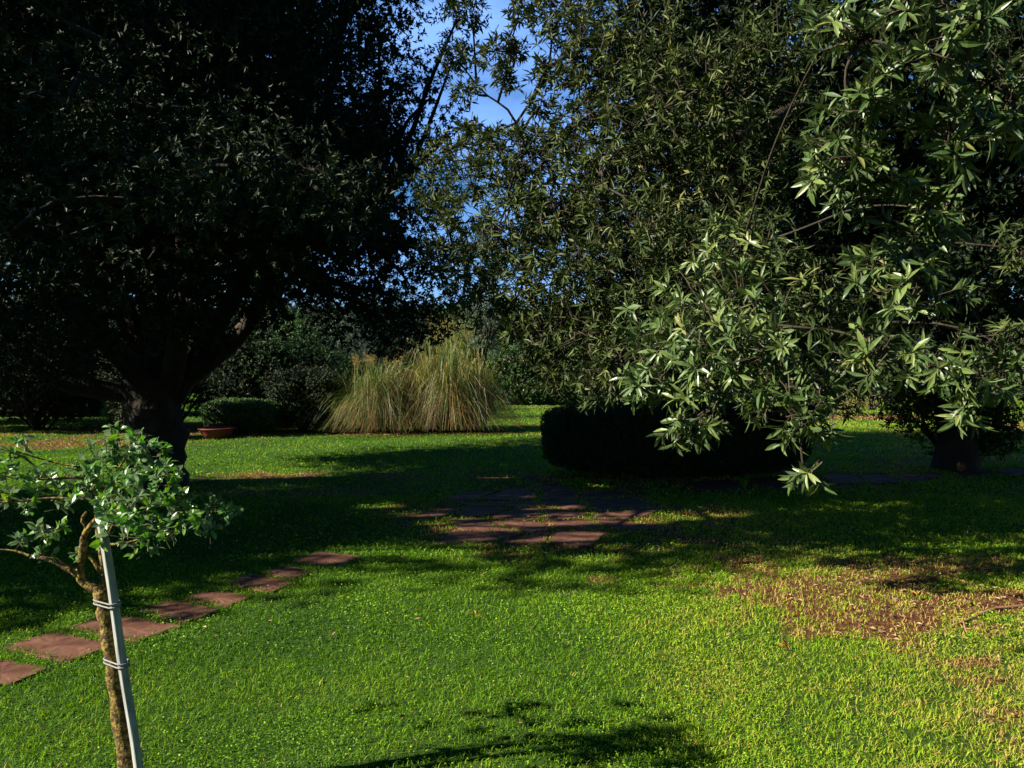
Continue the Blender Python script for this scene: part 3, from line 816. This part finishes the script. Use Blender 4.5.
Q = [[k * 8 + j, k * 8 + (j + 1) % 8, (k + 1) * 8 + (j + 1) % 8, (k + 1) * 8 + j] for k in range(NS) for j in range(8)]
V.append(b + ax * .002); T = [[NS * 8 + j, NS * 8 + (j + 1) % 8, (NS + 1) * 8] for j in range(8)]
kb.raw(np.array(V), [np.array(Q), np.array(T)], .5)
kb.build('post', M['stake'], ko)
for py in (607, 668):
    t = MB()
    cs = a + (b - a) * ((spx(0, py, 2.7)[2] - a[2]) / (b[2] - a[2]))
    j = int(np.argmin(abs(tp[:, 2] - cs[2]))); ct = tp[j]
    for dz in (-.006, .007):
        loop = []
        c1 = np.array([cs[0], cs[1], cs[2] + dz]); c2 = np.array([ct[0], ct[1], cs[2] + dz])
        u = nrm(c1 - c2); v = np.array([-u[1], u[0], 0])
        for th in np.linspace(-pi / 2, pi / 2, 9): loop.append(c1 + (u * cos(th) + v * sin(th)) * .021)
        for th in np.linspace(pi / 2, 3 * pi / 2, 9): loop.append(c2 + (u * cos(th) + v * sin(th)) * .032)
        loop.append(loop[0])
        tube(t, np.array(loop), .0028, 6, cap=False)
    t.build('tie', M['tie'], ko, smooth=True)


# ------------------------------------------------------------------ pampas grass
def pampas(x, y, rb, h, n, label, dryf, lean=(0, 0), nplume=14):
    z = float(gz(x, y))
    o = thing('pampas_grass', (x, y, z), label, 'ornamental grass', 'pampas grass clumps on the far side of the lawn')
    for name, cnt, m, sc in (('blades', int(n * (1 - dryf)), 'pgreen', 1.), ('dry_blades', int(n * dryf), 'pdry', .82)):
        mb = MB()
        az = rng.random(cnt) * 6.28; rr = np.sqrt(rng.random(cnt)) * rb * .55
        out = rng.uniform(.15, 1.0, cnt) ** 1.1
        H = h * sc * rng.uniform(.45, 1.12, cnt) * (1 - .35 * out)
        reach = rb * out * rng.uniform(.6, 1.2, cnt) + (rng.random(cnt) < .03) * .4
        d = np.stack([np.cos(az), np.sin(az), np.zeros(cnt)], 1)
        nt = 13; trng = np.random.default_rng(int(abs(x) * 100)); ta = trng.random(nt) * 6.28; tr_ = np.sqrt(trng.random(nt)) * rb * .5
        tt = rng.integers(0, nt, cnt); th = trng.uniform(.62, 1.08, nt)[tt]; tl = trng.normal(0, .42, (nt, 2))[tt]
        H = H * th; reach = reach * 1.15
        b = np.array([x, y, z]) + d * (rr * .35)[:, None] + np.stack([np.cos(ta) * tr_, np.sin(ta) * tr_, np.zeros(nt)], 1)[tt]
        side = np.stack([-np.sin(az), np.cos(az), np.zeros(cnt)], 1)
        side = nrm(side + rng.normal(0, .8, (cnt, 3)) * [1, 1, .2]) * (rng.uniform(.004, .010, cnt))[:, None]
        rows = []
        K = 7
        for k in range(K):
            t = k / (K - 1)
            q = b + d * (reach * (t ** 1.5))[:, None]
            zz = np.maximum(H * (1.85 * t - (.85 + out * 1.15) * t * t * t), .03 + .1 * t)
            q = q + np.stack([(lean[0] + tl[:, 0]) * t * t, (lean[1] + tl[:, 1]) * t * t, zz], 1)
            w = (1 - t * .85)
            rows += [q - side * w, q + side * w]
        V = np.stack(rows, 1)
        oo_ = (np.arange(cnt) * 2 * K)[:, None]
        Q = np.concatenate([oo_ + np.array([[2 * k, 2 * k + 1, 2 * k + 3, 2 * k + 2]]) for k in range(K - 1)])
        mb.raw(V, [Q], np.repeat(np.clip(trng.uniform(.15, .85, nt)[tt] + rng.normal(0, .2, cnt), 0, 1), 2 * K))
        mb.build(name, M[m], o)
    pl = MB()
    for i in range(nplume):
        a_ = rng.random() * 6.28; rr = rng.random() * rb * .55
        p = np.array([x + cos(a_) * rr + lean[0] * .8, y + sin(a_) * rr, z + h * rng.uniform(.82, 1.02)])
        q = ball(160) * [.10, .10, .15] * rng.uniform(.1, 1, (160, 1)) + p
        D = nrm(q - p) * 1.0 + [.25, 0, .5]
        leaves(pl, q, D, ball(160), rng.uniform(.03, .08, 160), np.full(160, .006), var=np.clip(rng.normal(.5, .3, 160), 0, 1))
        tube(pl, [p - [0, 0, .9], p], [.006, .004], 4)
    pl.build('plumes', M['plume'], o)


pampas(-3.3, 17.3, 1.05, 1.8, 4600, 'left pampas clump with green arching blades and pale yellow tips', .38, lean=(-.12, 0), nplume=6)
pampas(-2.35, 17.6, 1.0, 1.75, 3600, 'brown dry middle pampas clump between the two greener ones', .75, nplume=3)
pampas(-1.3, 17.4, 1.1, 2.5, 5600, 'tallest pampas clump on the right with grey green blades drooping at its side', .45, nplume=6)


# ------------------------------------------------------------------ hedges and shrubs
def box_hedge(name, x0, x1, y0, y1, h, m, label, cat, n, L, ratio=.5, rnd=.25, vb=None, ang=0, stems=True):
    cx, cy = (x0 + x1) / 2, (y0 + y1) / 2
    o = thing(name, (cx, cy, 0), label, cat)
    mb = MB()
    a, b = (x1 - x0) / 2, (y1 - y0) / 2
    hh = h / 2
    # superellipsoid shell
    d = ball(n * 2)
    p = 1 / np.power(np.abs(d[:, 0]) ** 4.6 + np.abs(d[:, 1]) ** 4.6 + np.abs(d[:, 2]) ** 3.6, 1 / 4.2)
    S = d * p[:, None]
    w = rng.random(len(S)) < .5
    S = S[w]
    rad = rng.uniform(.88, 1.03, (len(S), 1))
    P = S * rad * [a, b, hh]
    bump = (fbm(P[:, 0] + 50, P[:, 1] * 1.0 + P[:, 2] + 50, 1.6, 3) - .5)[:, None] * .16
    P = P + nrm(P) * bump
    ca, sa = cos(ang), sin(ang)
    rot = lambda q: np.stack([q[:, 0] * ca - q[:, 1] * sa, q[:, 0] * sa + q[:, 1] * ca, q[:, 2]], 1)
    P = rot(P) + [cx, cy, hh + .03]
    P[:, 2] = np.maximum(P[:, 2], .04)
    Dr = rot(S + rng.normal(0, .35, S.shape)) + [0, 0, .25]
    sprigs(mb, P, Dr, 6, L, ratio, vbase=None if vb is None else np.clip(vb + rng.normal(0, .2, len(P)), 0, 1))
    mb.build('foliage', m, o)
    core = MB()
    U = 24; Wn = 12; V = []
    for i in range(Wn + 1):
        ph = pi * i / Wn - pi / 2
        for j in range(U):
            th = 2 * pi * j / U
            q = np.array([cos(ph) * cos(th), cos(ph) * sin(th), sin(ph)])
            s_ = 1 / (abs(q[0]) ** 4.6 + abs(q[1]) ** 4.6 + abs(q[2]) ** 3.6 + 1e-9) ** (1 / 4.2)
            V.append(q * s_ * [a * .90, b * .84, hh * .90])
    V = rot(np.array(V)) + [cx, cy, hh]
    Q = [[i * U + j, i * U + (j + 1) % U, (i + 1) * U + (j + 1) % U, (i + 1) * U + j] for i in range(Wn) for j in range(U)]
    core.raw(V, [np.array(Q)], .5)
    core.build('inner_twigs', M['bark'], o, smooth=True)
    return o


def shrub(name, x, y, w, h, m, label, cat='shrub', n=9, sp=160, L=.06, ratio=.4, group=None, stems=5, up=.4, d=None, base=.12, nl=7, vb=None):
    o = thing(name, (x, y, 0), label, cat, group)
    mb = MB(); s_ = MB()
    d = d or w * .8
    for i in range(n):
        u = ball(1)[0]
        c = np.array([x + u[0] * w * .33, y + u[1] * d * .33, h * (.5 + .36 * u[2])])
        r = np.array([w * .30, d * .30, h * .24]) * rng.uniform(.75, 1.15)
        c[2] = max(c[2], r[2] + base * h * .5)
        clump(mb, c, r, sp, nl, L, ratio, up=up, lo=.25, vb=rng.uniform(.3, .7) if vb is None else vb)
        bough(s_, (x + rng.normal(0, .06), y + rng.normal(0, .06), 0), c, .03, .01, sag=.0, n=6, sides=5)
    s_.build('stems', M['bark'], o); mb.build('foliage', m, o)
    return o


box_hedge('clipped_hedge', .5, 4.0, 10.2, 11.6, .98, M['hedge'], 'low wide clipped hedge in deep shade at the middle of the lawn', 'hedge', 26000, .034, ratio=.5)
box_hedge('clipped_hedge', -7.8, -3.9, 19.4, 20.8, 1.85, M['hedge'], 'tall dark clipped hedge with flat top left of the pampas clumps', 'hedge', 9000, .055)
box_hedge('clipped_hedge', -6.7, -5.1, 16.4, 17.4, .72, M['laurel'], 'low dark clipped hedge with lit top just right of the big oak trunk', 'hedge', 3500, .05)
box_hedge('green_hedge', -1.0, 5.2, 26.8, 28.4, 2.1, M['laurel'], 'fresh green hedge across the far end of the lawn, right of the pampas clumps', 'hedge', 9000, .09)
shrub('leafy_shrub', -5.3, 18.4, 2.4, 2.5, M['hedge'], 'tall leafy laurel shrub in front of the tall clipped hedge', n=12, sp=150, L=.10, ratio=.38)
shrub('olive_shrub', -5.2, 24.5, 1.7, 2.9, M['olive'], 'grey green olive bush rising behind the tall clipped hedge', n=10, sp=190, L=.06, ratio=.22, base=.6)
shrub('leafy_shrub', -6.4, 23.5, 1.8, 3.4, M['laurel'], 'dark green upright bush behind the tall clipped hedge, left of the olive bush', n=10, sp=150, L=.09)
shrub('dark_shrub', -10.9, 17.6, 3.6, 3.2, M['oak_shade'], 'wide dark shrub beyond the bare earth at the left edge of the photo', n=24, sp=330, L=.09)
shrub('dark_shrub', -7.55, 15.7, 1.5, 2.7, M['oak_shade'], 'upright dark shrub mostly hidden behind the big oak trunk, added to cast shade', n=12, sp=300, L=.08)  # added as a shade caster for the bowl and the ground beside it
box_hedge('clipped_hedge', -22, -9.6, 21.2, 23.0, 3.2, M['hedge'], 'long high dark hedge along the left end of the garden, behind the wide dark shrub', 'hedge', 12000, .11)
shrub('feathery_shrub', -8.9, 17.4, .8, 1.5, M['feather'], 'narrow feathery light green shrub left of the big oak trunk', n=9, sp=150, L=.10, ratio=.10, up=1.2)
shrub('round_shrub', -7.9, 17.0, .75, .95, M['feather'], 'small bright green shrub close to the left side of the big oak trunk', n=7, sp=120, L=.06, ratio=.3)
shrub('dark_shrub', -4.7, 17.4, 1.7, 1.5, M['oak_shade'], 'low spreading dark shrub between the low clipped hedge and the pampas clumps', n=14, sp=220, L=.07, base=.02)
shrub('dark_shrub', -6.3, 18.3, 2.2, 2.3, M['oak_shade'], 'dark shrub standing right behind the low clipped hedge', n=14, sp=240, L=.08)
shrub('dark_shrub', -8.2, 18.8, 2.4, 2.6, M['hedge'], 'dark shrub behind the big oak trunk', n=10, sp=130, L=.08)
shrub('loose_shrub', 6.6, 11.6, 1.9, 1.55, M['oak'], 'loose dark shrub low on the right lawn, under the right oak', n=16, sp=260, L=.055, base=.02)
shrub('dry_shrub', 9.6, 22.0, 1.4, .95, M['dryshrub'], 'small rusty yellow shrub in a bed at the far right of the lawn', n=7, sp=110, L=.05)
shrub('yellow_shrub', 8.0, 22.4, 1.9, 1.5, M['yellowgreen'], 'yellow green shrub in the far right bed, left of the rusty one', n=7, sp=120, L=.06)
shrub('tall_shrub', 7.2, 25.6, 3.2, 2.6, M['farleaf'], 'tall dark shrub joining the right end of the far green hedge', n=10, sp=150, L=.09)
shrub('tall_shrub', 11.5, 24.6, 4.0, 2.9, M['farleaf'], 'tall dark shrub behind the rusty yellow shrub', n=12, sp=150, L=.09)
shrub('tall_shrub', 16.0, 22.6, 4.0, 3.0, M['farleaf'], 'tall dark shrub at the far right edge of the lawn', n=12, sp=150, L=.09)
shrub('tall_shrub', -14.5, 19.5, 4.4, 3.2, M['farleaf'], 'tall dark shrub beyond the left edge of the photo', n=12, sp=150, L=.09)
shrub('yellow_shrub', -1.55, 21.0, 1.7, 3.0, M['yellowgreen'], 'airy orange tipped shrub rising behind the tallest pampas clump', n=9, sp=90, L=.07, ratio=.2, base=.4, vb=.6)


# ------------------------------------------------------------------ far trees
def far_tree(name, x, y, h, w, m, label, zb=.3, n=22, sp=130, L=.13, trunk=True, ratio=.4):
    o = thing(name, (x, y, 0), label, 'tree', 'trees beyond the garden')
    t = MB(); trunk_mesh(t, (x, y, -.1), (x, y, h * .6), h * .025, h * .012, 1.4, sides=10, wob=.08)
    t.build('trunk', M['twig'], o, smooth=True)
    mb = MB(); b_ = MB()
    cs = crown_fill(mb, np.array([x, y, h * (zb + (1 - zb) / 2)]), np.array([w / 2, w / 2, h * (1 - zb) / 2]), n, h * zb * .8, (w * .16, w * .24), int(sp / (w * .2) ** 2 * 1.0), 7, L, ratio, shell=.3)
    for c, q in cs: bough(b_, (x, y, h * rng.uniform(.25, .5)), c, .06, .015, n=6, sides=5)
    b_.build('branches', M['bark'], o); mb.build('crown', m, o)


box_hedge('far_hedge', -34, 34, 37, 40, 4.2, M['hedge'], 'long high hedge closing the view far behind everything', 'hedge', 16000, .25)
far_tree('thin_tree', -.95, 24.5, 4.3, 1.9, M['olive'], 'slender sunlit grey green tree behind the tallest pampas clump', zb=.30, n=16, sp=110, L=.08, ratio=.2)
far_tree('thin_tree', .5, 29.5, 4.6, 2.4, M['olive'], 'grey green tree rising over the far green hedge beside the pampas', zb=.3, n=16, sp=110, L=.10, ratio=.2)
far_tree('bushy_tree', -2.6, 34, 4.2, 5.0, M['farleaf'], 'low bushy tree seen just over the pampas tops', zb=.05, n=24)
far_tree('bushy_tree', -5.6, 33, 5.0, 4.5, M['farleaf'], 'bushy tree seen left of the pampas, under the left oak crown', n=24, zb=.05)
far_tree('bushy_tree', -9.5, 31, 7.5, 6.5, M['farleaf'], 'dark bushy tree behind the big left oak crown', zb=.1)
far_tree('bushy_tree', -16, 28, 8.0, 7, M['farleaf'], 'dark bushy tree behind the left oak, towards the left edge', zb=.1)
far_tree('bushy_tree', -22, 24, 8.5, 8, M['farleaf'], 'dark bushy tree beyond the left edge of the photo', zb=.1)
far_tree('bushy_tree', 5.0, 33, 6.5, 5.5, M['farleaf'], 'bushy tree beyond the far green hedge, behind the right oak leaves', zb=.1)
far_tree('bushy_tree', 11.5, 32, 8.0, 7, M['farleaf'], 'dark bushy tree beyond the rusty shrub bed', zb=.05)
far_tree('bushy_tree', 19, 30, 8.5, 8, M['farleaf'], 'dark bushy tree behind the right oak trunk, towards the right edge', zb=.05)

# unseen trees added to block skylight and horizon glow (left, right and behind the camera)
for x_, y_, h_, w_ in [(-27, 2, 10, 10), (-27, 14, 10, 10), (-25, -9, 10, 10), (-13, -15, 9, 9), (-5, -12, 9, 8), (3, -9, 9, 8), (10, -6, 9, 8), (14, 2, 9, 8), (14.5, 10, 9, 8)]:
    far_tree('bushy_tree', x_, y_, h_, w_, M['farleaf'], 'unseen dark bushy tree, added out of view to block skylight', zb=.04, n=26, sp=60, L=.34, ratio=.6)

# ------------------------------------------------------------------ small things
bo = MB()
cx, cy = -6.05, 15.75
prof = [(.02, 0), (.20, 0), (.30, .10), (.34, .19), (.37, .20), (.37, .225), (.335, .225), (.31, .18), (.26, .09), (.17, .03), (.01, .025)]
V = []; U = 28
for r, z in prof:
    for j in range(U):
        V.append([cx + cos(2 * pi * j / U) * r, cy + sin(2 * pi * j / U) * r, z + float(gz(cx, cy))])
Q = [[i * U + j, i * U + (j + 1) % U, (i + 1) * U + (j + 1) % U, (i + 1) * U + j] for i in range(len(prof) - 1) for j in range(U)]
bo.raw(np.array(V), [np.array(Q)], .5)
tag(bo.build('planter_bowl', M['terracotta'], origin=(cx, cy, 0), smooth=True), 'dark red terracotta bowl on the ground in shade behind the big oak trunk', 'bowl')


def dead_leaf(x, y, L, label):
    m_ = MB(); z = float(gz(x, y)) + .03
    P = np.array([[x, y, z]])
    for k in range(3):
        a_ = rng.random() * 6.28
        leaves(m_, P + rng.normal(0, .006, (1, 3)), np.array([[cos(a_), sin(a_), .35]]), np.array([[rng.normal(0, .5), rng.normal(0, .5), 1]]), np.array([L]), np.array([L * .5]), detail=True, droop=-.3, fold=.6)
    tag(m_.build('fallen_leaf', M['dead_leaf'], origin=(x, y, z)), label, 'fallen leaf', 'orange fallen leaves on the lawn')


x, y = gnd(792, 655); dead_leaf(x, y, .06, 'curled orange fallen leaf lying on the sunlit lawn, left of the bare earth')
x, y = gnd(920, 604); dead_leaf(x, y, .05, 'pale orange fallen leaf on the bare earth patch')
x, y = gnd(475, 622); dead_leaf(x, y, .03, 'small orange fallen leaf in the middle of the sunlit grass')
rt = MB()
q = [np.array([*gnd(a_, b_), c_]) for a_, b_, c_ in ((945, 634, .0), (962, 629, .012), (980, 622, .018), (1000, 614, .016), (1022, 610, .004), (1045, 604, -.01))]
tube(rt, curve_pts(q, 16), np.linspace(.007, .017, 16), 8, .3)
q = [np.array([*gnd(a_, b_), c_]) for a_, b_, c_ in ((968, 627, .022), (970, 634, .018), (974, 641, .0))]
tube(rt, curve_pts(q, 6), np.linspace(.007, .004, 6), 6, .2)
tag(rt.build('surface_root', M['root'], smooth=True), 'reddish brown forked root showing on the bare earth at the right', 'root')
